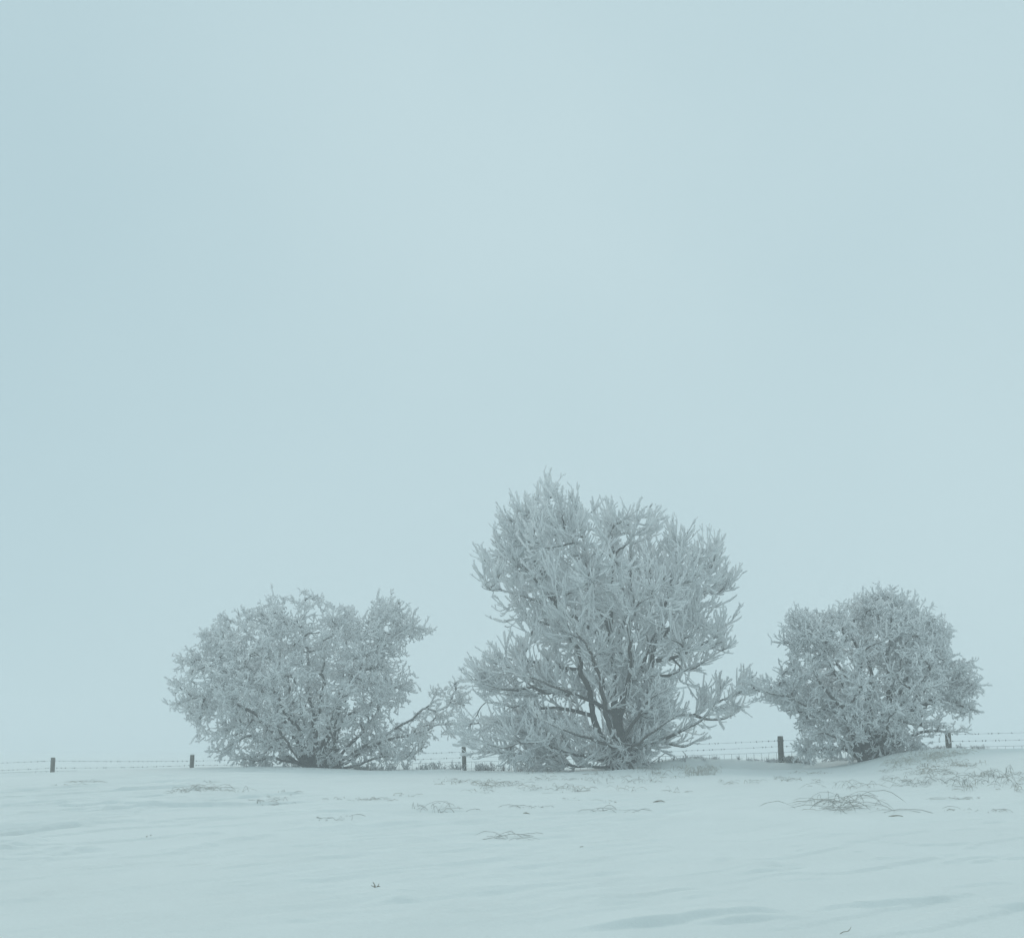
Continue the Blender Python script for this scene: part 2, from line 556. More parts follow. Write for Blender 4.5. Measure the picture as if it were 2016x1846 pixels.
def grow_tree(name, label, cat, D, conv, base_uv, limbs, polys, st, seed, trunks):
    """limbs: (points in the plane of the photograph, depth offset at the tip, base radius).
    polys: (outline, number of branches, number of twigs, half depth)."""
    r_ = np.random.default_rng(seed)
    def W(x, y, dy=0.0):
        u, v = conv(x, y)
        p = at_depth(u, v, D)
        return np.array([p[0], D + dy, p[2]])
    bp = W(*base_uv)
    bz = float(ground_z(np.array([bp[0]]), np.array([D]))[0])
    base = np.array([bp[0], D, bz])
    root = empty(name, tuple(base))
    tag(root, label, cat, 'hoarfrosted trees along the fence')
    # trunk
    TV = []
    for pts, r0, r1 in trunks:
        P = catmull([W(*p) for p in pts], 0.06)
        P[0, 2] = bz - 0.25
        k = len(P)
        rr = np.interp(np.linspace(0, 1, k), [0, 0.25, 1], [r0 * 1.35, r0, r1])
        TV.append(tubes(P[None], rr[None], 12, np.full((1, k), 0.02), 0.10, r_))
    V, F, fr = join(TV)
    mesh_obj('trunk', V, F, BARK, root, fr, True, base)
    # limbs
    nodes, dirs, rads, own = [], [], [], []
    limb_objs = []
    limb_base = []
    for li, (pts, dep, r0) in enumerate(limbs):
        n_ = len(pts)
        if isinstance(dep, (int, float)):
            ds = [dep * (i / (n_ - 1)) ** 0.8 for i in range(n_)]
        else:
            ds = dep[:n_]
        P = catmull([W(p[0], p[1], d_) for p, d_ in zip(pts, ds)], 0.07)
        P = wiggle(P, st.limb_wig, r_)
        k = len(P)
        s = np.linspace(0, 1, k)
        rr = r0 * st.limb_k * (1 - s) ** 0.75 + 0.010 + 0.010 * s
        rr[-1] = 0.004
        fr = np.clip(0.06 + 0.65 * s ** 1.3, 0, 1)
        V, F, f = tubes(P[None], rr[None], 8, fr[None], 0.14, r_)
        lo = mesh_obj('limb', V, F, BARK, root, f, True, P[0])
        limb_objs.append(lo)
        sl = slice(int(k * 0.12), None)
        d_ = unit(np.gradient(P, axis=0))
        nodes.append(P[sl]); dirs.append(d_[sl]); rads.append(rr[sl]); own.append(np.full(len(P[sl]), li))
    # volume samples
    def sample(poly_w, n_, hd, emax):
        lo, hi = poly_w.min(0), poly_w.max(0)
        got = []
        tot = 0
        while tot < n_:
            px = r_.uniform(lo[0], hi[0], n_ * 3); pz = r_.uniform(lo[1], hi[1], n_ * 3)
            m = in_poly(px, pz, poly_w)
            px, pz = px[m], pz[m]
            e = edge_dist(px, pz, poly_w)
            h = hd * np.sqrt(np.clip(e / emax, 0.02, 1))
            y = r_.uniform(-1, 1, len(px)) * h
            # thin out at random so that density is even in depth
            clump = vnoise(px * 1.5 + y * 0.6 + seed, pz * 1.5 - y * 0.5, seed) * 0.6 + vnoise(px * 0.9 - y * 0.9, pz * 0.6 + y * 1.1, seed + 5) * 0.4
            keep = r_.uniform(0, 1, len(px)) < (0.35 + 0.65 * h / hd) * (st.clump + (1 - st.clump) * sstep(0.24, 0.52, clump))
            foot = np.exp(-((px - bp[0]) / st.foot[0]) ** 2 - (np.clip(pz - bz - 0.1, 0, None) / st.foot[1]) ** 2 - (np.clip(-y - 0.9, 0, None) / 0.6) ** 2)
            keep &= r_.uniform(0, 1, len(px)) > st.footk * foot
            a = np.stack([px, D + y, pz], 1)[keep]
            got.append(a); tot += len(a)
        return np.concatenate(got)[:n_]
    pw = []
    for poly, nb, ntw, hd, emax in polys:
        pw.append((np.array([W(*p)[[0, 2]] for p in poly]), nb, ntw, hd, emax))
    heart = base + np.array([0, 0, st.heart])
    def attach(T, nodes_, dirs_, maxang):
        rel = T - nodes_
        d = np.linalg.norm(rel, axis=1) + 1e-6
        cosang = (rel * dirs_).sum(1) / d
        outw = np.linalg.norm(nodes_ - heart, axis=1) - np.linalg.norm(T - heart)
        cost = d * (1 + 1.4 * np.clip(maxang - cosang, 0, 2)) + np.clip(outw, 0, None) * 1.2
        return int(np.argmin(cost)), d
    # branches
    NP, ND, NR, NO = map(np.concatenate, (nodes, dirs, rads, own))
    allT = []
    for poly_w, nb, ntw, hd, emax in pw:
        if nb:
            allT.append(sample(poly_w, nb, hd, emax))
    T = np.concatenate(allT)
    T = T[np.argsort(np.linalg.norm(T - heart, axis=1))]
    per_limb = {}
    nbr = 0
    KB = 12
    for q in T:
        i, d = attach(q, NP, ND, st.cosb)
        rel = q - NP[i]
        L_ = np.linalg.norm(rel)
        if L_ < 0.12:
            continue
        d0 = unit(0.55 * ND[i] + 0.6 * rel / L_)
        d3 = unit(0.7 * unit(q - heart) + 0.5 * rel / L_ + np.array([0, 0, st.up]))
        P = bezier_paths(NP[i][None], d0[None], q[None], d3[None], KB, r_, st.crook_b)[0]
        r0 = min(NR[i] * 0.72, 0.010 + 0.016 * L_)
        s = np.linspace(0, 1, KB)
        rr = r0 * (1 - s) ** 0.8 + 0.009 + 0.007 * s
        per_limb.setdefault(int(NO[i]), []).append((P, rr))
        dd = unit(np.gradient(P, axis=0))
        NP = np.vstack([NP, P[2:]]); ND = np.vstack([ND, dd[2:]]); NR = np.r_[NR, rr[2:]]; NO = np.r_[NO, np.full(KB - 2, NO[i])]
        nbr += 1
    for li, lst in per_limb.items():
        for P, rr in lst:
            s = np.linspace(0, 1, KB)
            V, F, f = tubes(P[None], rr[None], 5, (0.16 + 0.6 * s ** 1.2)[None], 0.2, r_)
            mesh_obj('branch', V, F, BARK, limb_objs[li], f, True, P[0])
    # twigs
    T = []
    for poly_w, nb, ntw, hd, emax in pw:
        T.append(sample(poly_w, ntw, hd, emax))
    T = np.concatenate(T)
    from mathutils.kdtree import KDTree
    kd = KDTree(len(NP))
    for i, p in enumerate(NP):
        kd.insert(p, i)
    kd.balance()
    sel, tg = [], []
    for q in T:
        cand = kd.find_n(q, 24)
        ii = np.array([c_[1] for c_ in cand])
        rel = q - NP[ii]
        d = np.linalg.norm(rel, axis=1) + 1e-6
        ca = (rel * ND[ii]).sum(1) / d
        cost = d * (1 + 0.9 * np.clip(st.cost - ca, 0, 2)) + np.where(d < 0.12, 1.0, 0)
        j = int(np.argmin(cost))
        if d[j] > 1.3:
            continue
        sel.append(ii[j]); tg.append(q)
    sel = np.array(sel); tg = np.array(tg)
    p0 = NP[sel]; rel = tg - p0
    L_ = np.linalg.norm(rel, axis=1, keepdims=True)
    lim = np.clip(L_, st.tw_min, st.tw_max)
    tg = p0 + rel / (L_ + 1e-6) * lim
    d0 = unit(0.5 * ND[sel] + 0.7 * rel / (L_ + 1e-6))
    d3 = unit(0.5 * unit(tg - heart) + 0.6 * rel / (L_ + 1e-6) + np.array([0, 0, st.up]) + r_.normal(size=tg.shape) * st.rand)
    KT = 7
    P = bezier_paths(p0, d0, tg, d3, KT, r_, st.crook_t)
    # ends of branches run on into twigs of their own
    twP = P
    twO = NO[sel]
    def rime_radius(n_, k, thick, r__, base_thin=0.45):
        s = np.linspace(0, 1, k)[None]
        prof = base_thin + (1 - base_thin) * np.clip(s / 0.45, 0, 1)
        prof = prof * np.where(s >= 0.999, 0.30, 1.0)
        th = thick * np.exp(r__.normal(size=(n_, 1)) * 0.25)
        lump = 1 + st.lump * r__.uniform(-1, 1, size=(n_, k))
        return th * prof * lump + 0.004
    R = rime_radius(len(twP), KT, st.tw_r, r_)
    s = np.linspace(0, 1, KT)[None]
    fr = np.clip(st.fr0 + st.fr1 * s + r_.normal(size=(len(twP), 1)) * 0.12, 0, 1)
    ch = {}
    def put(P, R, fr, O, sides, rough):
        for li in np.unique(O):
            m = O == li
            ch.setdefault(int(li), []).append(tubes(P[m], R[m], sides, np.clip(fr[m] + 0.12, 0, 1), rough, r_))
    put(twP, R, fr, twO, 4, 0.3)
    # spurs on twigs: frosted side shoots
    def spurs(PP, OO, n_per, lmin, lmax, ang, rad, K, s_lo=0.2):
        n_ = len(PP)
        k = PP.shape[1]
        rep = np.repeat(np.arange(n_), n_per)
        s_ = r_.uniform(s_lo, 1.0, len(rep))
        f = s_ * (k - 1)
        i0 = np.clip(np.floor(f).astype(int), 0, k - 2)
        w_ = (f - i0)[:, None]
        a = PP[rep, i0]; b_ = PP[rep, i0 + 1]
        o = a * (1 - w_) + b_ * w_
        tn = unit(b_ - a)
        side = unit(np.cross(tn, r_.normal(size=tn.shape)))
        an = np.radians(r_.uniform(ang[0], ang[1], len(rep)))[:, None]
        d = unit(tn * np.cos(an) + side * np.sin(an) + np.array([0, 0, st.up * 0.6]))
        ln = r_.uniform(lmin, lmax, len(rep))[:, None]
        d_end = unit(d + np.array([0, 0, st.up * 0.8]) + r_.normal(size=d.shape) * st.rand)
        SP = bezier_paths(o, d, o + d * ln, d_end, K, r_, st.crook_s)
        SR = rime_radius(len(SP), K, rad, r_, 0.6)
        ff = np.clip(st.fr0 + 0.15 + st.fr1 * np.linspace(0, 1, K)[None] + r_.normal(size=(len(SP), 1)) * 0.12, 0, 1)
        return SP, SR, ff, OO[rep]
    SP, SR, ff, SO = spurs(twP, twO, st.n1, *st.l1, st.a1, st.r1, 5)
    put(SP, SR, ff, SO, 4, 0.35)
    m = r_.uniform(size=len(SP)) < st.p2
    SP2, SR2, ff2, SO2 = spurs(SP[m], SO[m], st.n2, *st.l2, st.a2, st.r2, 4)
    put(SP2, SR2, ff2, SO2, 3, 0.35)
    # long shoots that stand out of the crown's surface
    far = np.linalg.norm((twP[:, -1] - heart) * np.array([1, 1.1, 1]), axis=1) * r_.uniform(0.75, 1.25, len(twP))
    pick = np.argsort(-far)[:st.shoots]
    o_ = twP[pick, -2]
    dr = unit(unit(o_ - heart) * 0.8 + unit(twP[pick, -1] - twP[pick, -3]) * 0.4 + np.array([0, 0, st.up * 0.9]) + r_.normal(size=o_.shape) * st.stray)
    LP = bezier_paths(o_, dr, o_ + dr * r_.uniform(*st.ls, (len(o_), 1)), unit(dr + np.array([0, 0, st.up * 0.5])), 7, r_, st.crook_s * 0.6)
    LR = rime_radius(len(LP), 7, st.shoot_r, r_, 0.9)
    put(LP, LR, np.full((len(LP), 7), 0.8), twO[pick], 4, 0.4)
    a, b_, c_, d = spurs(LP, twO[pick], 3, st.l2[0], st.l2[1] * 1.3, st.a2, st.r2, 4)
    put(a, b_, c_, d, 3, 0.35)
    # short side shoots straight off the limbs and branches
    for li, lst in per_limb.items():
        PP = np.array([P for P, rr in lst])
        a, b_, c_, d = spurs(PP, np.full(len(PP), li), st.nb, *st.l1, st.a1, st.r1, 5, 0.1)
        put(a, b_, c_, d, 4, 0.35)
    for li in range(len(limbs)):
        PL = nodes[li]
        if len(PL) < 8:
            continue
        PL = PL[int(len(PL) * 0.22):]
        Pk = resample(PL, 12)[None]
        ln_ = float(np.linalg.norm(np.diff(PL, axis=0), axis=1).sum())
        a, b_, c_, d = spurs(Pk, np.array([li]), int(ln_ * st.nl), *st.l1, (st.a1[0] + 15, min(85, st.a1[1] + 25)), st.r1, 5, 0.0)
        put(a, b_, c_, d, 4, 0.35)
        m = r_.uniform(size=len(a)) < 0.6
        if m.any():
            a, b_, c_, d = spurs(a[m], d[m], st.n2 + 1, *st.l2, st.a2, st.r2, 4)
            put(a, b_, c_, d, 3, 0.35)
    ntri = 0
    for li, lst in ch.items():
        V, F, f = join(lst)
        # keep twigs out of the snow
        zg = ground_z(V[:, 0], V[:, 1])
        bad = V[:, 2] < zg - 0.02
        V[bad, 2] = zg[bad] - 0.02
        o = mesh_obj('frosted_twigs', V, F, BARK, limb_objs[li], f, False, world_loc(limb_objs[li]))
        o['kind'] = 'stuff'
        ntri += len(F) * 2
    print(name, 'branches', nbr, 'twigs', len(twP), 'tris', ntri)
    return root

# --- the broad shrub on the left: crooked short shoots
st = Style()
st.limb_k = 0.68; st.clump = 0.2; st.footk = 0.3; st.heart = 1.2; st.limb_wig = 0.05; st.cosb = 0.45; st.cost = 0.3; st.up = 0.05; st.crook_b = 0.018; st.crook_t = 0.04; st.crook_s = 0.04
st.rand = 0.45; st.tw_min = 0.16; st.tw_max = 0.55; st.tw_r = 0.014; st.lump = 0.35; st.fr0 = 0.40; st.fr1 = 0.60
st.n1 = 5; st.l1 = (0.07, 0.26); st.a1 = (30, 80); st.r1 = 0.014; st.p2 = 0.5; st.n2 = 2; st.l2 = (0.04, 0.10); st.a2 = (30, 80); st.r2 = 0.013; st.nb = 6; st.nl = 13; st.foot = (0.8, 0.8); st.shoots = 230; st.ls = (0.12, 0.34); st.shoot_r = 0.016; st.stray = 0.18
convL = lambda x, y: (312.0 + x * 0.3055, 1116.8 + y * 0.3055)
limbsL = [
    ([(1010, 1295), (960, 1100), (840, 720), (760, 620), (600, 450), (440, 330)], 0.2, 0.07),
    ([(1030, 1295), (1000, 1000), (950, 600), (940, 170)], 0.1, 0.07),
    ([(1050, 1295), (1150, 900), (1300, 620), (1400, 450), (1480, 210)], 0.5, 0.08),
    ([(1060, 1295), (1240, 780), (1380, 620), (1560, 430), (1740, 400)], -0.4, 0.07),
    ([(990, 1295), (800, 950), (590, 730), (440, 650), (150, 570)], -0.6, 0.07),
    ([(980, 1295), (700, 1000), (430, 800), (300, 850), (110, 890)], -0.8, 0.06),
    ([(960, 1290), (760, 1150), (620, 1080), (500, 1150), (350, 1190)], -0.6, 0.05),
    ([(1090, 1290), (1230, 955), (1380, 950), (1450, 1050), (1580, 1200)], -0.9, 0.045),
    ([(1100, 1290), (1400, 1110), (1600, 1000), (1710, 930), (1900, 890), (1985, 800)], -0.3, 0.04),
    ([(1120, 1290), (1300, 1200), (1500, 1090), (1700, 1060), (1800, 1015), (1940, 1010)], 0.2, 0.045),
    ([(1010, 1295), (1050, 950), (1100, 650), (1110, 430)], -1.7, 0.06),
    ([(980, 1295), (900, 1000), (720, 720), (600, 600)], -1.9, 0.055),
    ([(1030, 1295), (1150, 800), (1200, 400), (1210, 200)], 1.5, 0.06),
    ([(1000, 1295), (800, 800), (750, 400), (745, 150)], 1.3, 0.06),
    ([(990, 1295), (880, 1150), (780, 950), (700, 900)], -2.1, 0.045),
    ([(1050, 1295), (1150, 1150), (1180, 950), (1250, 850)], -2.1, 0.045),
    ([(1010, 1295), (700, 850), (450, 500), (250, 400)], 0.9, 0.055),
    ([(1070, 1295), (1350, 1000), (1500, 800), (1650, 730)], 0.8, 0.05),
    ([(1100, 1280), (1300, 1260), (1450, 1230), (1600, 1230)], -0.5, 0.04),
    ([(960, 1290), (800, 1230), (650, 1220), (500, 1240)], -0.9, 0.04)]
outL = [(600, 1290), (440, 1245), (340, 1195), (390, 1130), (270, 1140), (225, 1050), (250, 960), (140, 945), (100, 890), (115, 820), (80, 740),
        (150, 720), (125, 560), (230, 570), (210, 500), (330, 500), (265, 440), (225, 410), (250, 385), (340, 410), (430, 305), (560, 290),
        (610, 225), (700, 235), (742, 140), (800, 185), (870, 210), (920, 120), (1000, 125), (1060, 190), (1090, 280), (1150, 225), (1215, 200),
        (1260, 240), (1330, 290), (1340, 180), (1410, 190), (1520, 175), (1560, 245), (1650, 290), (1690, 360), (1755, 375), (1740, 430),
        (1690, 465), (1590, 470), (1625, 570), (1600, 640), (1680, 720), (1655, 790), (1600, 890), (1500, 960), (1380, 1080), (1300, 1200), (1200, 1290)]
sprayL = [(1250, 1290), (1350, 1120), (1500, 980), (1640, 960), (1720, 900), (1750, 810), (1850, 775), (1910, 740), (1990, 760), (1990, 850),
          (1950, 930), (1870, 1000), (1880, 1080), (1780, 1160), (1680, 1200), (1640, 1260)]
grow_tree('frosted_shrub', 'broad low frosted shrub, leftmost of the three, one long branch reaching out to the right',
          'shrub', 33.0, convL, (1010, 1290), limbsL,
          [(outL, 180, 1700, 2.4, 1.6), (sprayL, 22, 120, 0.9, 0.5)], st, 11,
          [([(1000, 1300), (995, 1250), (985, 1150), (960, 1100)], 0.09, 0.05), ([(1040, 1300), (1045, 1240), (1060, 1150), (1080, 1080)], 0.09, 0.05),
           ([(960, 1300), (930, 1240), (880, 1150)], 0.09, 0.05), ([(1080, 1300), (1110, 1240), (1160, 1160)], 0.08, 0.05)])

# --- the tall tree in the middle: long straight fans of shoots
st = Style()
st.limb_k = 0.78; st.clump = 0.08; st.footk = 0.5; st.heart = 1.3; st.limb_wig = 0.025; st.cosb = 0.6; st.cost = 0.6; st.up = 0.50; st.crook_b = 0.010; st.crook_t = 0.012; st.crook_s = 0.010
st.rand = 0.18; st.tw_min = 0.25; st.tw_max = 0.8; st.tw_r = 0.015; st.lump = 0.28; st.fr0 = 0.40; st.fr1 = 0.60
st.n1 = 5; st.l1 = (0.18, 0.62); st.a1 = (8, 32); st.r1 = 0.0155; st.p2 = 0.45; st.n2 = 2; st.l2 = (0.06, 0.16); st.a2 = (20, 50); st.r2 = 0.014; st.nb = 7; st.nl = 7; st.foot = (0.45, 0.7); st.shoots = 320; st.ls = (0.22, 0.62); st.shoot_r = 0.019; st.stray = 0.10
def lower(poly, y0=430, f=0.92, push=0):
    out_ = []
    for x, y in poly:
        if x < 340 and y < 600:
            x += 40
        elif x > 1300 and y < 620:
            x -= 25
        k_ = 0.955 if 470 < x < 680 else f
        out_.append((x, y0 - (y0 - y) * k_ if y < y0 else y))
    return out_
convM = lambda x, y: (886.9 + x * 0.3337, 927.9 + y * 0.3337)
limbsM = [
    ([(1010, 1690), (990, 1500), (965, 1350), (962, 1150), (950, 1000), (925, 880), (870, 770), (820, 600), (790, 400), (785, 200)], 0.2, 0.10),
    ([(1000, 1680), (880, 1540), (835, 1430), (820, 1320), (780, 1210), (755, 1110), (700, 950), (630, 800), (560, 650), (545, 500), (530, 330), (590, 110)], -0.3, 0.085),
    ([(1030, 1700), (1110, 1540), (1160, 1400), (1165, 1250), (1190, 1070), (1240, 990), (1320, 890), (1490, 710), (1550, 560), (1595, 400)], 0.1, 0.085),
    ([(968, 1060), (1010, 960), (1060, 780), (1070, 560), (1060, 230)], 0.4, 0.06),
    ([(985, 1450), (900, 1380), (820, 1350), (740, 1330), (660, 1300), (540, 1245), (420, 1210), (280, 1150)], -0.9, 0.055),
    ([(840, 1440), (700, 1410), (540, 1395), (380, 1375), (210, 1365)], -0.3, 0.05),
    ([(770, 1170), (620, 1155), (480, 1120), (350, 1095), (225, 1085)], 0.3, 0.045),
    ([(700, 1320), (600, 1308), (450, 1290), (300, 1280), (110, 1240)], -0.5, 0.045),
    ([(1080, 1560), (1250, 1470), (1400, 1440), (1560, 1465), (1700, 1420), (1760, 1290)], 0.2, 0.045),
    ([(1060, 1660), (1200, 1590), (1330, 1530), (1440, 1480), (1540, 1330)], -0.8, 0.05),
    ([(1050, 1700), (1150, 1650), (1250, 1590), (1370, 1620), (1500, 1560)], -0.3, 0.05),
    ([(1180, 1120), (1300, 1100), (1450, 1040), (1590, 940), (1680, 880)], 0.3, 0.045),
    ([(945, 1000), (860, 950), (700, 840), (500, 750), (250, 685)], 0.2, 0.05),
    ([(980, 1720), (850, 1690), (700, 1660), (500, 1600), (300, 1620), (100, 1560)], -1.0, 0.035),
    ([(970, 1740), (760, 1740), (600, 1700), (380, 1670), (200, 1650)], -0.2, 0.03),
    ([(990, 1650), (1080, 1450), (1150, 1350), (1250, 1290)], -2.0, 0.055),
    ([(970, 1600), (900, 1400), (850, 1200), (750, 1000), (620, 820)], -2.0, 0.07),
    ([(1000, 1400), (1100, 1100), (1200, 800), (1250, 430)], 1.8, 0.07),
    ([(1000, 1500), (1040, 1200), (1020, 900), (950, 620)], -1.9, 0.07),
    ([(940, 960), (950, 700), (960, 450), (930, 220)], -0.4, 0.05),
    ([(600, 760), (450, 600), (330, 480), (230, 400)], -0.2, 0.045),
    ([(560, 640), (460, 450), (400, 300), (385, 210)], 0.4, 0.045),
    ([(1240, 990), (1260, 800), (1300, 600), (1380, 380)], -0.6, 0.05),
    ([(1180, 1200), (1300, 1200), (1420, 1150), (1530, 1110)], -1.2, 0.045),
    ([(1010, 1400), (1200, 1000), (1350, 750), (1450, 520)], 1.2, 0.06),
    ([(960, 1350), (760, 1000), (500, 850), (300, 860)], 1.2, 0.055),
    ([(1000, 1650), (900, 1600), (780, 1560), (640, 1520), (480, 1450)], -1.9, 0.05),
    ([(1020, 1660), (1090, 1600), (1200, 1500), (1300, 1430)], -2.0, 0.045)]
upM = [(440, 880), (300, 880), (235, 815), (280, 760), (250, 715), (140, 675), (215, 640), (145, 555), (160, 490), (185, 470), (280, 525),
       (215, 395), (325, 435), (275, 310), (350, 250), (385, 190), (440, 220), (490, 160), (545, 190), (590, 90), (650, 120), (690, 270),
       (715, 180), (785, 170), (835, 175), (885, 240), (925, 190), (970, 210), (1060, 215), (1110, 270), (1160, 260), (1205, 240), (1245, 360),
       (1270, 430), (1305, 350), (1380, 360), (1425, 410), (1460, 500), (1505, 420), (1590, 385), (1600, 470), (1600, 570), (1670, 640),
       (1630, 700), (1550, 730), (1620, 750), (1670, 790), (1680, 880), (1610, 960), (1670, 1040), (1620, 1085), (1540, 1080), (1530, 1130),
       (1470, 1220), (1400, 1290), (1330, 1400), (1100, 1350), (900, 1250), (760, 1180), (600, 1080), (530, 1020), (430, 950)]
lowA = [(780, 1250), (700, 1120), (520, 1080), (395, 990), (320, 1035), (225, 1080), (160, 1150), (70, 1190), (80, 1240), (135, 1305),
        (210, 1350), (300, 1350), (450, 1365), (700, 1380), (800, 1380)]
lowB = [(100, 1420), (180, 1430), (300, 1410), (560, 1400), (750, 1450), (850, 1500), (1000, 1600), (960, 1700), (780, 1760), (570, 1775),
        (380, 1760), (240, 1690), (130, 1640), (20, 1575), (60, 1500)]
lowC = [(1270, 1460), (1400, 1370), (1480, 1300), (1560, 1360), (1590, 1230), (1640, 1340), (1700, 1250), (1750, 1190), (1765, 1280),
        (1700, 1410), (1560, 1460), (1400, 1440)]
lowD = [(1050, 1380), (1300, 1400), (1530, 1520), (1490, 1570), (1370, 1610), (1250, 1600), (1140, 1680), (1110, 1740), (1040, 1640)]
footM = [(850, 1560), (1180, 1560), (1160, 1680), (1090, 1750), (960, 1750), (860, 1700)]
midM = [(780, 1180), (1300, 1300), (1330, 1420), (1250, 1600), (1080, 1650), (960, 1600), (900, 1450), (780, 1350)]
grow_tree('frosted_tree', 'tallest of the three, frosted tree with upright fans of shoots over forked trunk',
          'tree', 31.0, convM, (1030, 1760), limbsM,
          [(lower(upM), 150, 880, 2.6, 1.8), ([(max(x, 110), y) for x, y in lowA], 30, 105, 0.8, 0.8), ([(max(x, 70), y) for x, y in lowB], 36, 205, 1.2, 0.7), (lowC, 9, 22, 0.4, 0.4), (lowD, 16, 80, 1.1, 0.7),
           (midM, 14, 90, 2.2, 1.0), (footM, 8, 60, 1.3, 0.4)], st, 23,
          [([(1030, 1770), (1030, 1720), (1010, 1660), (998, 1560), (985, 1480), (968, 1360)], 0.15, 0.10),
           ([(1000, 1770), (960, 1720), (930, 1660), (880, 1560), (840, 1440)], 0.10, 0.075),
           ([(1060, 1770), (1070, 1710), (1100, 1620), (1130, 1500), (1160, 1400)], 0.10, 0.075)])

# --- the round shrub on the right: crooked spiny shoots
st = Style()
st.limb_k = 0.75; st.clump = 0.2; st.footk = 0.6; st.heart = 1.3; st.limb_wig = 0.05; st.cosb = 0.4; st.cost = 0.2; st.up = 0.10; st.crook_b = 0.022; st.crook_t = 0.045; st.crook_s = 0.04
st.rand = 0.45; st.tw_min = 0.16; st.tw_max = 0.5; st.tw_r = 0.012; st.lump = 0.35; st.fr0 = 0.40; st.fr1 = 0.60
st.n1 = 5; st.l1 = (0.07, 0.27); st.a1 = (30, 75); st.r1 = 0.0115; st.p2 = 0.6; st.n2 = 2; st.l2 = (0.04, 0.10); st.a2 = (30, 80); st.r2 = 0.011; st.nb = 6; st.nl = 14; st.foot = (0.7, 1.2); st.shoots = 260; st.ls = (0.12, 0.36); st.shoot_r = 0.0125; st.stray = 0.18
convR = lambda x, y: (1445.2 + x * 0.2831, 1133.2 + y * 0.2831)
limbsR = [
    ([(930, 1300), (900, 1000), (780, 780), (610, 480), (370, 250)], 0.2, 0.08),
    ([(950, 1300), (940, 900), (900, 500), (860, 100)], 0.3, 0.08),
    ([(970, 1300), (1050, 900), (1090, 500), (1080, 80)], -0.2, 0.08),
    ([(1000, 1300), (1120, 950), (1280, 500), (1400, 400), (1490, 300)], 0.2, 0.07),
    ([(1030, 1280), (1200, 950), (1380, 880), (1550, 850), (1705, 710)], -0.3, 0.055),
    ([(1040, 1270), (1200, 1120), (1400, 1050), (1500, 1070), (1640, 1080)], 0.3, 0.04),
    ([(900, 1290), (800, 1080), (620, 940), (550, 910), (300, 830), (70, 740)], -0.4, 0.06),
    ([(880, 1290), (780, 1170), (600, 1080), (430, 1120)], -0.8, 0.045),
    ([(920, 1290), (830, 950), (560, 700), (330, 620)], 0.7, 0.055),
    ([(1500, 870), (1600, 910), (1720, 955)], -0.2, 0.025),
    ([(980, 1290), (1000, 1000), (1080, 860), (1130, 740)], -1.9, 0.045),
    ([(960, 1290), (960, 1050), (930, 900)], -2.1, 0.04),
    ([(940, 1290), (700, 950), (500, 700), (420, 560)], -1.3, 0.055),
    ([(1000, 1290), (1250, 800), (1350, 650), (1450, 560)], -1.2, 0.055),
    ([(950, 1290), (850, 800), (740, 480), (600, 230)], 1.2, 0.06),
    ([(990, 1290), (1150, 700), (1220, 400), (1240, 160)], 1.2, 0.06),
    ([(900, 1290), (720, 1180), (560, 1200), (450, 1240)], 0.3, 0.035),
    ([(1040, 1280), (1150, 1180), (1260, 1150), (1330, 1230)], -0.4, 0.035),
    ([(960, 1290), (900, 700), (720, 350), (720, 190)], -1.0, 0.055),
    ([(620, 480), (500, 440), (380, 450), (260, 455)], 0.1, 0.022),
    ([(1300, 980), (1450, 760), (1560, 680), (1640, 600)], 0.5, 0.035),
    ([(1020, 1290), (1040, 1200), (1060, 1150)], -0.6, 0.04)]
outR = [(540, 1280), (420, 1225), (440, 1100), (400, 1060), (430, 950), (310, 925), (250, 880), (300, 780), (320, 700), (310, 620), (370, 570),
        (390, 500), (340, 430), (330, 340), (375, 290), (350, 210), (400, 235), (460, 220), (500, 275), (555, 175), (600, 210), (640, 220),
        (715, 170), (750, 230), (800, 265), (850, 80), (900, 120), (970, 110), (1020, 70), (1085, 55), (1130, 110), (1230, 130), (1325, 230),
        (1385, 280), (1400, 345), (1495, 295), (1485, 420), (1520, 500), (1500, 580), (1500, 700), (1520, 850), (1480, 980), (1450, 1100),
        (1320, 1190), (1160, 1240), (1040, 1270)]
wl = [(330, 920), (250, 880), (130, 845), (40, 740), (85, 660), (200, 695), (340, 720)]
wr = [(1450, 600), (1600, 565), (1655, 600), (1600, 710), (1710, 700), (1700, 795), (1600, 840), (1720, 955), (1620, 960), (1500, 1010), (1640, 1080), (1580, 1095), (1420, 1100)]
grow_tree('frosted_shrub', 'rounded shrub with spiny hoarfrosted twigs between the two right-hand fence posts',
          'shrub', 28.6, convR, (950, 1300), limbsR,
          [([(950 + (x - 950) * 0.96, 1300 - (1300 - y) * 0.97) for x, y in outR], 180, 1350, 2.0, 1.4), (wl, 6, 22, 0.4, 0.3), (wr, 18, 90, 0.7, 0.5)], st, 37,
          [([(930, 1310), (925, 1230), (905, 1100), (900, 1000)], 0.16, 0.08), ([(980, 1310), (985, 1220), (1010, 1100), (1020, 1000)], 0.16, 0.08),
           ([(900, 1310), (870, 1230), (840, 1120)], 0.10, 0.06), ([(955, 1310), (955, 1200), (945, 1050)], 0.14, 0.09),
           ([(1030, 1300), (1050, 1230), (1075, 1160)], 0.07, 0.045)])

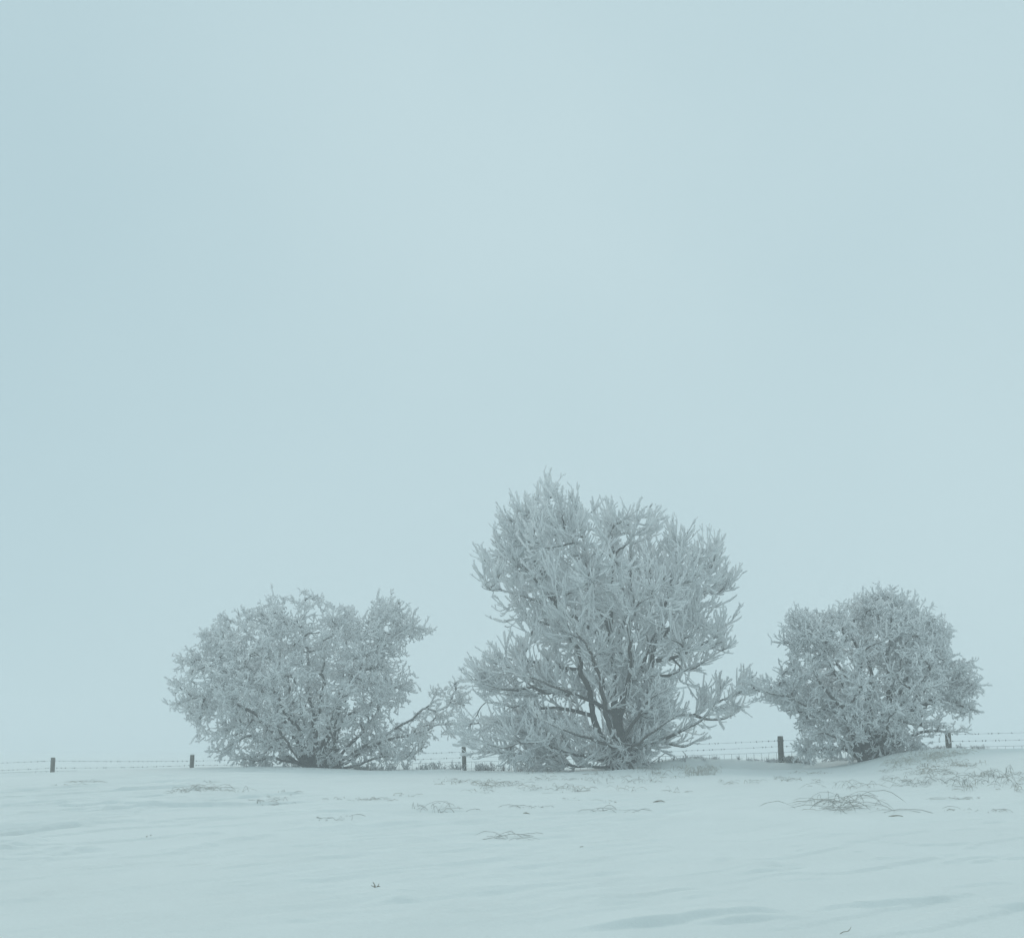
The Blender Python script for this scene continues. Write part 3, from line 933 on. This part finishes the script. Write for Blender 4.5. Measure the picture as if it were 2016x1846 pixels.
# ------------------------------------------------------------------ the fence
fence = empty('wire_fence', (FA[0], FA[1], float(ground_z(np.array([FA[0]]), np.array([FA[1]]))[0])))
tag(fence, 'barbed wire and woven wire fence on wooden posts, half buried in snow behind the shrubs', 'fence')
post_u = [-170, 108, 380, 649, 916, 1226, 1536, 1868, 2215]
post_top = [1500, 1491, 1486, 1478, 1470, 1460, 1449, 1441, 1430]
posts = []
for i, (u, vt) in enumerate(zip(post_u, post_top)):
    x, y = fence_x_at(u)
    top = at_depth(u, vt, y)[2]
    zb = float(ground_z(np.array([x]), np.array([y]))[0])
    top = max(top, zb + 0.3)
    r0 = [0.062, 0.062, 0.058, 0.06, 0.055, 0.06, 0.066, 0.068, 0.066][i]
    k = 9
    s = np.linspace(0, 1, k)
    lean = rng.normal(size=2) * 0.02
    P = np.stack([x + lean[0] * s, y + lean[1] * s, zb - 0.35 + (top - zb + 0.35) * s], 1)
    R = np.full(k, r0) * (1 + rng.normal(size=k) * 0.012)
    # chamfered, slightly sloping top
    P = np.vstack([P, P[-1] + [0, 0, 0.006], P[-1] + [0, 0, 0.007]])
    R = np.r_[R, r0 * 0.9, 0.0005]
    V, F, f = tubes(P[None], R[None], 14, None, 0.03)
    mesh_obj('post', V, F, WOOD, fence, None, True, P[0])
    posts.append((x, y, top, r0))
    # rime cap on the post
    if i in (2, 4, 7):
        Pc = np.stack([np.full(4, P[-1, 0]), np.full(4, P[-1, 1]), P[-1, 2] + np.array([-0.004, 0.008, 0.018, 0.024])], 1)
        V, F, f = tubes(Pc[None], (r0 * np.array([0.95, 1.0, 0.7, 0.01]))[None], 12, None, 0.08)
        mesh_obj('snow_cap', V, F, SNOW, fence, None, True, Pc[0])

def wire_path(offsets, sag, step=0.07):
    pts = []
    for i in range(len(posts) - 1):
        a, b_ = posts[i], posts[i + 1]
        n_ = int(np.hypot(b_[0] - a[0], b_[1] - a[1]) / step)
        t_ = np.linspace(0, 1, n_, endpoint=(i == len(posts) - 2))
        za, zb = a[2] - offsets[i], b_[2] - offsets[i + 1]
        z = za + (zb - za) * t_ - sag * 4 * t_ * (1 - t_)
        pts.append(np.stack([a[0] + (b_[0] - a[0]) * t_, a[1] + (b_[1] - a[1]) * t_ - (a[3] * (1 - t_) + b_[3] * t_) - 0.003, z], 1))
    return np.vstack(pts)

o1 = [0.09, 0.085, 0.155, 0.13, 0.12, 0.11, 0.10, 0.05, 0.05]
o2 = [0.30, 0.28, 0.27, 0.26, 0.26, 0.25, 0.235, 0.205, 0.20]
o3 = [0.37, 0.36, 0.345, 0.36, 0.37, 0.37, 0.37, 0.345, 0.34]
for off, sg in ((o1, 0.012), (o2, 0.02)):
    P = wire_path(off, sg)
    R = 0.0021 + 0.0022 * rng.uniform(0, 1, len(P)) ** 2
    fr = 0.1 + 0.5 * vnoise(np.arange(len(P)) * 0.3, np.zeros(len(P)), int(sg * 1000))
    chunks = [tubes(P[None], R[None], 4, fr[None], 0.2)]
    # barbs every 15 cm or so, each two short points crossing the wire and furred with rime
    ib = np.arange(3, len(P) - 2, 2) + rng.integers(0, 2, size=len(np.arange(3, len(P) - 2, 2)))
    ib = ib[rng.uniform(size=len(ib)) < 0.8]
    for sgn in (1, -1):
        d = unit(rng.normal(size=(len(ib), 3)) * np.array([0.6, 1, 0.5]) + np.array([0, 0, sgn * 0.8]))
        ln = 0.022
        B = P[ib][:, None, :] + d[:, None, :] * (np.linspace(-1, 1, 4)[None, :, None] * ln)
        chunks.append(tubes(B, np.tile(np.array([0.003, 0.008, 0.008, 0.003]), (len(ib), 1)), 4, np.full((len(ib), 4), 0.12), 0.2))
    V, F, f = join(chunks)
    mesh_obj('barbed_wire', V, F, WIRE, fence, f, True, P[0])
# woven wire: line wires and vertical stays
P3 = wire_path(o3, 0.01)
for dz, rr in ((0.0, 0.0040), (0.17, 0.003), (0.34, 0.003), (0.48, 0.003)):
    P = P3 - np.array([0, 0, dz])
    V, F, f = tubes(P[None], np.full((1, len(P)), rr), 4, np.full((1, len(P)), 0.2), 0.25)
    mesh_obj('line_wire', V, F, WIRE, fence, f, True, P[0])
d3 = np.r_[0, np.cumsum(np.linalg.norm(np.diff(P3, axis=0), axis=1))]
stay_me = None
for s in np.arange(0.1, d3[-1], 0.178):
    q = np.array([np.interp(s, d3, P3[:, i]) for i in range(3)])
    zg = float(ground_z(q[0:1], q[1:2])[0])
    if q[2] - zg < -0.02:
        continue
    if stay_me is None:
        k = 7
        B = np.zeros((1, k, 3)); B[0, :, 2] = -np.linspace(0, 0.5, k)
        V, F, f = tubes(B, np.full((1, k), 0.0038), 4, np.full((1, k), 0.25), 0.3)
        o = mesh_obj('stay_wire', V, F, WIRE, fence, f, True, np.zeros(3))
        stay_me = o.data
    else:
        o = bpy.data.objects.new('stay_wire', stay_me)
        COL.objects.link(o)
        o.parent = fence
    o.location = tuple(q + np.array([0, 0.004, 0]) - world_loc(fence))
    o.rotation_euler = (rng.normal() * 0.02, rng.normal() * 0.02, rng.uniform(0, 3))

# ------------------------------------------------------------------ grass and weeds
def blades(c, n_, spread, h, lean, rr, r_, k=9, droop=1.0, frost=(0.15, 0.75), wind=(1, 0)):
    """arching blades rooted round c; each leaves the snow, bends over and may touch down again"""
    th = r_.uniform(0, 2 * math.pi, n_)
    rad = np.sqrt(r_.uniform(0, 1, n_))
    x0 = c[0] + np.cos(th) * rad * spread[0]
    y0 = c[1] + np.sin(th) * rad * spread[1]
    z0 = ground_z(x0, y0) - 0.015
    hh = r_.uniform(0.15, 1.0, n_) * h
    ang = r_.normal(size=n_) * 0.9 + np.where(r_.uniform(size=n_) < 0.35, math.pi, 0)
    dx = np.cos(ang) * wind[0] - np.sin(ang) * wind[1]; dy = np.sin(ang) * wind[0] + np.cos(ang) * wind[1]
    ln = r_.uniform(0.10, 1.0, n_) ** 1.3 * lean
    s = np.linspace(0, 1, k)[None]
    arc = (4 * s * (1 - s) * (q_ := droop * r_.uniform(0.35, 1.0, (n_, 1))) + s * (1 - q_)) * hh[:, None]
    P = np.stack([x0[:, None] + dx[:, None] * ln[:, None] * s, y0[:, None] + dy[:, None] * ln[:, None] * s * 0.7, z0[:, None] + arc], -1)
    P += r_.normal(size=P.shape) * 0.0045 * np.minimum(1, 3 * s)[..., None]
    R = 0.78 * rr * r_.uniform(0.5, 1.25, (n_, 1)) * (0.55 + 0.9 * s * (1 - 0.55 * s))
    R[:, -1] *= 0.3
    fr = np.clip(r_.uniform(frost[0], frost[1], (n_, 1)) + 0.15 * (1 - s) + r_.normal(size=(n_, k)) * 0.05, 0, 1)
    return tubes(P, R, 3, fr, 0.3, r_)

# tufts one can tell apart: u, v, blades, spread, height, reach, radius, material, name, label
TUFTS = [
    (405, 1556, 34, (0.70, 0.55), 0.16, 0.55, 0.0050, GRASS, 'bent grass tuft buried in snow in front of the leftmost shrub'),
    (540, 1583, 8, (0.35, 0.3), 0.07, 0.4, 0.0055, REED, 'sparse dark-tipped blades in snow, right of the large tuft before the leftmost shrub'),
    (655, 1614, 9, (0.35, 0.3), 0.08, 0.35, 0.0050, GRASS, 'small flattened grass patch lying low in snow, left of the wider flattened clump'),
    (865, 1592, 17, (0.45, 0.5), 0.12, 0.5, 0.0055, REED, 'flattened dark grass clump in front of the post between left shrub and tall tree'),
    (993, 1650, 8, (0.18, 0.18), 0.10, 0.5, 0.0045, REED, 'lone tuft of arched blades nearest the camera below the tall tree'),
    (1036, 1588, 6, (0.25, 0.15), 0.06, 0.55, 0.0055, REED, 'thin arched blades above the lone near tuft, left of the tall trunk'),
    (1215, 1597, 10, (0.35, 0.2), 0.11, 0.45, 0.0055, REED, 'low dark tuft in snow directly below the tall trunk'),
    (1380, 1526, 48, (0.30, 0.15), 0.26, 0.20, 0.0055, STRAW, 'upright straw-yellow grass tuft right of the tall tree'),
    (1650, 1588, 28, (0.62, 0.9), 0.24, 1.05, 0.0058, REED, 'large tuft of long dark arched stalks in open snow at the right'),
    (1690, 1550, 14, (0.55, 0.4), 0.16, 0.75, 0.0050, GRASS, 'pale arched grass just behind the large dark-stalked tuft'),
    (1815, 1545, 22, (0.45, 0.35), 0.17, 0.5, 0.0055, REED, 'low dark grass tuft between the large arched tuft and the right edge'),
    (1940, 1536, 36, (0.75, 0.8), 0.22, 0.55, 0.0060, REED, 'spreading dark grass clump on the slope at the right edge'),
    (1820, 1497, 120, (0.80, 0.8), 0.20, 0.5, 0.0055, STRAW, 'yellowish matted grass mound leaning over at the foot of the right-hand shrub'),
    (1900, 1572, 5, (0.3, 0.2), 0.07, 0.7, 0.0050, GRASS, 'few thin bowed blades on bare snow under the right-edge clump'),
]
for (u, v, n_, sp, h, reach, rr, mat, lab) in TUFTS:
    c_ = on_ground(u, v)
    n_ = int(n_ * 1.7)
    V, F, f = blades(c_, n_, sp, h, reach, rr, rng, frost=(0.42, 0.95))
    o = mesh_obj('grass_tuft', V, F, mat, None, f, True, c_)
    tag(o, lab, 'grass', 'dry grass tufts sticking out of the snow')

# thin scattered grass nobody could count
ch = []
for (u0, v0, u1, v1, n_, h, reach) in [(930, 1540, 1130, 1560, 90, 0.13, 0.35), (1130, 1530, 1350, 1560, 60, 0.14, 0.3), (1250, 1515, 1400, 1535, 110, 0.17, 0.25),
                                       (640, 1555, 820, 1585, 35, 0.07, 0.3), (1010, 1520, 1200, 1540, 60, 0.12, 0.25), (1400, 1525, 1560, 1545, 35, 0.11, 0.3),
                                       (1560, 1522, 1700, 1540, 28, 0.10, 0.3), (1740, 1500, 1960, 1540, 160, 0.14, 0.35), (1900, 1520, 2050, 1560, 90, 0.15, 0.35),
                                       (1080, 1560, 1260, 1590, 18, 0.06, 0.4), (850, 1525, 960, 1545, 26, 0.10, 0.25), (120, 1538, 170, 1545, 5, 0.06, 0.5),
                                       (380, 1540, 480, 1560, 14, 0.08, 0.3), (500, 1560, 560, 1590, 6, 0.05, 0.3), (1600, 1560, 1760, 1610, 16, 0.06, 0.5),
                                       (1850, 1560, 2016, 1600, 12, 0.06, 0.4)]:
    for i in range(max(3, n_ // 6)):
        c_ = on_ground(rng.uniform(u0, u1), rng.uniform(v0, v1))
        ch.append(blades(c_, 8, (0.18, 0.14), h, reach, 0.0048, rng, 7, 0.85, (0.2, 0.8)))
V, F, f = join(ch)
o = mesh_obj('dry_grass', V, F, GRASS, None, f, True)
tag(o, 'thin dry frosted grass scattered through the snow in front of the trees', 'grass', None, 'stuff')

# frosted weeds along the foot of the fence
ch = []
def weed_clump(x, y, n_, h):
    z = float(ground_z(np.array([x]), np.array([y]))[0]) - 0.03
    r_ = rng
    p0 = np.tile(np.array([x, y, z]), (n_, 1)) + r_.normal(size=(n_, 3)) * np.array([0.05, 0.05, 0])
    hh = r_.uniform(0.4, 1, (n_, 1)) * h
    d = unit(np.c_[r_.normal(size=(n_, 2)) * 0.5, np.ones(n_)])
    P = bezier_paths(p0, d, p0 + d * hh, unit(d + r_.normal(size=(n_, 3)) * 0.4), 6, r_, 0.04)
    R = np.clip(0.006 + 0.006 * r_.uniform(0, 1, (n_, 6)), 0, 1)
    R[:, -1] = 0.003
    out_ = [tubes(P, R, 3, np.full((n_, 6), 0.6) + r_.normal(size=(n_, 1)) * 0.2, 0.3, r_)]
    i = r_.integers(2, 6, n_ * 3)
    q = P[np.repeat(np.arange(n_), 3), i]
    dd = unit(r_.normal(size=q.shape) + np.array([0, 0, 0.6]))
    Q = bezier_paths(q, dd, q + dd * r_.uniform(0.03, 0.09, (len(q), 1)), dd, 4, r_, 0.05)
    out_.append(tubes(Q, np.tile(np.array([0.005, 0.010, 0.010, 0.003]), (len(q), 1)), 3, np.full((len(q), 4), 0.85), 0.4, r_))
    return out_
for (u0, u1, n_, h) in [(835, 912, 11, 0.28), (920, 1010, 11, 0.24), (700, 835, 14, 0.22), (1010, 1120, 10, 0.22), (1250, 1330, 6, 0.2), (1325, 1540, 12, 0.11),
                        (1540, 1600, 10, 0.14), (1500, 1535, 4, 0.10), (1600, 1700, 8, 0.15), (1770, 1880, 10, 0.14), (1880, 1990, 6, 0.13), (560, 660, 8, 0.2)]:
    for i in range(n_):
        x, y = fence_x_at(rng.uniform(u0, u1))
        ch += weed_clump(x, y + rng.uniform(-0.35, 0.15), int(rng.integers(4, 9)), h * rng.uniform(0.6, 1.1))
V, F, f = join(ch)
o = mesh_obj('frosted_weeds', V, F, BARK, None, f, True)
tag(o, 'frosted dead weeds standing along the foot of the fence', 'weeds', None, 'stuff')

# leafy weed heap at the foot of the post left of the right-hand shrub
for u, dx, n_, lab in ((1536, 0.2, 9, 'brown frosted weed heap at the foot of the fence post left of the right-hand shrub'),
                       (720, 0.0, 8, 'dark leafy heap in snow at the right foot of the leftmost shrub')):
    x, y = fence_x_at(u)
    ch = []
    yy = y - 0.1 if u == 1536 else 32.2
    if u == 720:
        x = at_depth(u, 1500, yy)[0]
    for i in range(n_ * 3):
        ch += weed_clump(x + dx + rng.normal() * 0.16, yy + rng.normal() * 0.07, 6, 0.17)
    V, F, f = join(ch)
    o = mesh_obj('weed_heap', V, F, REED, None, f, True, (x, yy, float(ground_z(np.array([x]), np.array([yy]))[0])))
    tag(o, lab, 'weeds')

# ------------------------------------------------------------------ single stems and bits on the snow
def stem(name, uv, pts, rr, mat, lab, cat, frost=0.1, extra=()):
    c_ = on_ground(*uv)
    z = float(ground_z(np.array([c_[0]]), np.array([c_[1]]))[0])
    c_[2] = z
    ch = []
    for pl, r0 in [(pts, rr)] + list(extra):
        P = catmull([c_ + np.array(p) for p in pl], 0.02)
        k = len(P)
        R = r0 * (1 - 0.6 * np.linspace(0, 1, k))
        ch.append(tubes(P[None], R[None], 6, np.full((1, k), frost), 0.2))
    V, F, f = join(ch)
    return tag(mesh_obj(name, V, F, mat, None, f, True, c_), lab, cat)

stem('weed_sprig', (740, 1748), [(0.0, 0, -0.02), (-0.01, 0, 0.02), (-0.03, 0, 0.05)], 0.007, REED,
     'tiny dark weed sprig poking out of bare snow in the foreground', 'weed', 0.0,
     [([(0.0, 0, -0.01), (0.015, 0, 0.012), (0.04, 0, 0.01)], 0.007), ([(0.0, 0, 0.0), (-0.03, 0, 0.014), (-0.045, 0, 0.02)], 0.005),
      ([(0.01, 0, -0.01), (0.02, 0, 0.02), (0.03, 0.01, 0.035)], 0.004)])
stem('bent_twig', (1650, 1838), [(0.0, 0, -0.01), (0.04, 0, 0.015), (0.08, 0, 0.02), (0.10, 0, 0.05)], 0.0035, REED,
     'single curved dark twig at the bottom edge of the snow', 'twig', 0.0, [([(0.075, 0, 0.018), (0.085, 0, 0.035)], 0.002)])
stem('bowed_stalk', (1199, 1516), [(-0.1, 0, -0.03), (-0.06, -0.02, 0.14), (0.08, -0.05, 0.26), (0.24, -0.09, 0.22), (0.40, -0.16, 0.05), (0.52, -0.3, -0.06)], 0.014, GRASS,
     'frosted stalk bowed into an arch over the foot of the tall trunk', 'stalk', 0.9)
for (u, v, lab) in ((288, 1652, 'left one of two small dark seed bits on bare snow at the left'), (296, 1646, 'right one of two small dark seed bits on bare snow at the left')):
    stem('seed_bit', (u, v), [(0, 0, -0.004), (0.004, 0, 0.008), (0.012, 0, 0.012)], 0.006, REED, lab, 'seed', 0.0)
stem('half_buried_leaf', (1298, 1580), [(-0.09, 0, -0.01), (-0.03, 0, 0.012), (0.04, 0, 0.016), (0.10, 0, -0.01)], 0.014, REED,
     'small dark half-buried leaf blade right of the tuft below the tall trunk', 'leaf', 0.3)  # a dark leaf blade half sunk in the snow
stem('leaf_blade', (1036, 1601), [(-0.06, 0, -0.01), (0.0, 0, 0.008), (0.06, 0, -0.01)], 0.012, REED,
     'small dark leaf bit just under the thin arched blades left of the tall trunk', 'leaf', 0.2)
stem('leaf_blade', (1760, 1607), [(-0.10, 0, -0.012), (-0.02, 0, 0.006), (0.07, 0, 0.012), (0.12, 0, 0.0)], 0.011, REED,
     'dark leaf blade lying right of the large arched tuft', 'leaf', 0.2)
stem('leaf_blade', (1145, 1668), [(-0.02, 0, 0.0), (0.02, 0, 0.006)], 0.006, REED, 'tiny dark speck of leaf on bare snow below the tall tree', 'leaf', 0.1)

# leaning bare stems under the right side of the tall tree
for (a, b_, lab) in (((1265, 1513), (1312, 1432 + 48), 'thin bare stem leaning right beside the tall trunk'),
                     ((1352, 1512), (1344, 1478), 'short pale frosted stem standing right of the leaning stem')):
    c_ = at_depth(a[0], a[1], 31.0); d_ = at_depth(b_[0], b_[1], 31.0)
    c_[2] = float(ground_z(c_[0:1], c_[1:2])[0]) - 0.03
    P = catmull([c_, (c_ + d_) / 2 + np.array([0.03, 0, 0.0]), d_], 0.05)
    V, F, f = tubes(P[None], np.full((1, len(P)), 0.011), 5, np.full((1, len(P)), 0.45), 0.3)
    tag(mesh_obj('bare_stem', V, F, BARK, None, f, True, c_), lab, 'stem')

# ------------------------------------------------------------------ the freezing fog
HAZE_DENSITY = 0.008
hm = bpy.data.materials.new('fog')
hm.use_nodes = True
ht = hm.node_tree
ht.nodes.clear()
ho = ht.nodes.new('ShaderNodeOutputMaterial')
hv = ht.nodes.new('ShaderNodeVolumePrincipled')
hv.inputs['Color'].default_value = (0.96, 0.985, 1.0, 1)
hv.inputs['Density'].default_value = HAZE_DENSITY
hv.inputs['Anisotropy'].default_value = 0.0
ht.links.new(hv.outputs[0], ho.inputs['Volume'])
x0, x1, y0, y1, z0, z1 = -720, 720, -220, 920, -2.0, 12.0
HV = [(x, y, z) for z in (z0, z1) for (x, y) in ((x0, y0), (x1, y0), (x1, y1), (x0, y1))]
HF = [(0, 3, 2, 1), (4, 5, 6, 7), (0, 1, 5, 4), (1, 2, 6, 5), (2, 3, 7, 6), (3, 0, 4, 7)]
hz = mesh_obj('haze', HV, HF, hm)
tag(hz, 'freezing fog lying over the whole field', kind='stuff')
print('top-level and parts:', len(S.objects), 'tris', sum(len(o.data.polygons) * 2 for o in S.objects if o.type == 'MESH'))
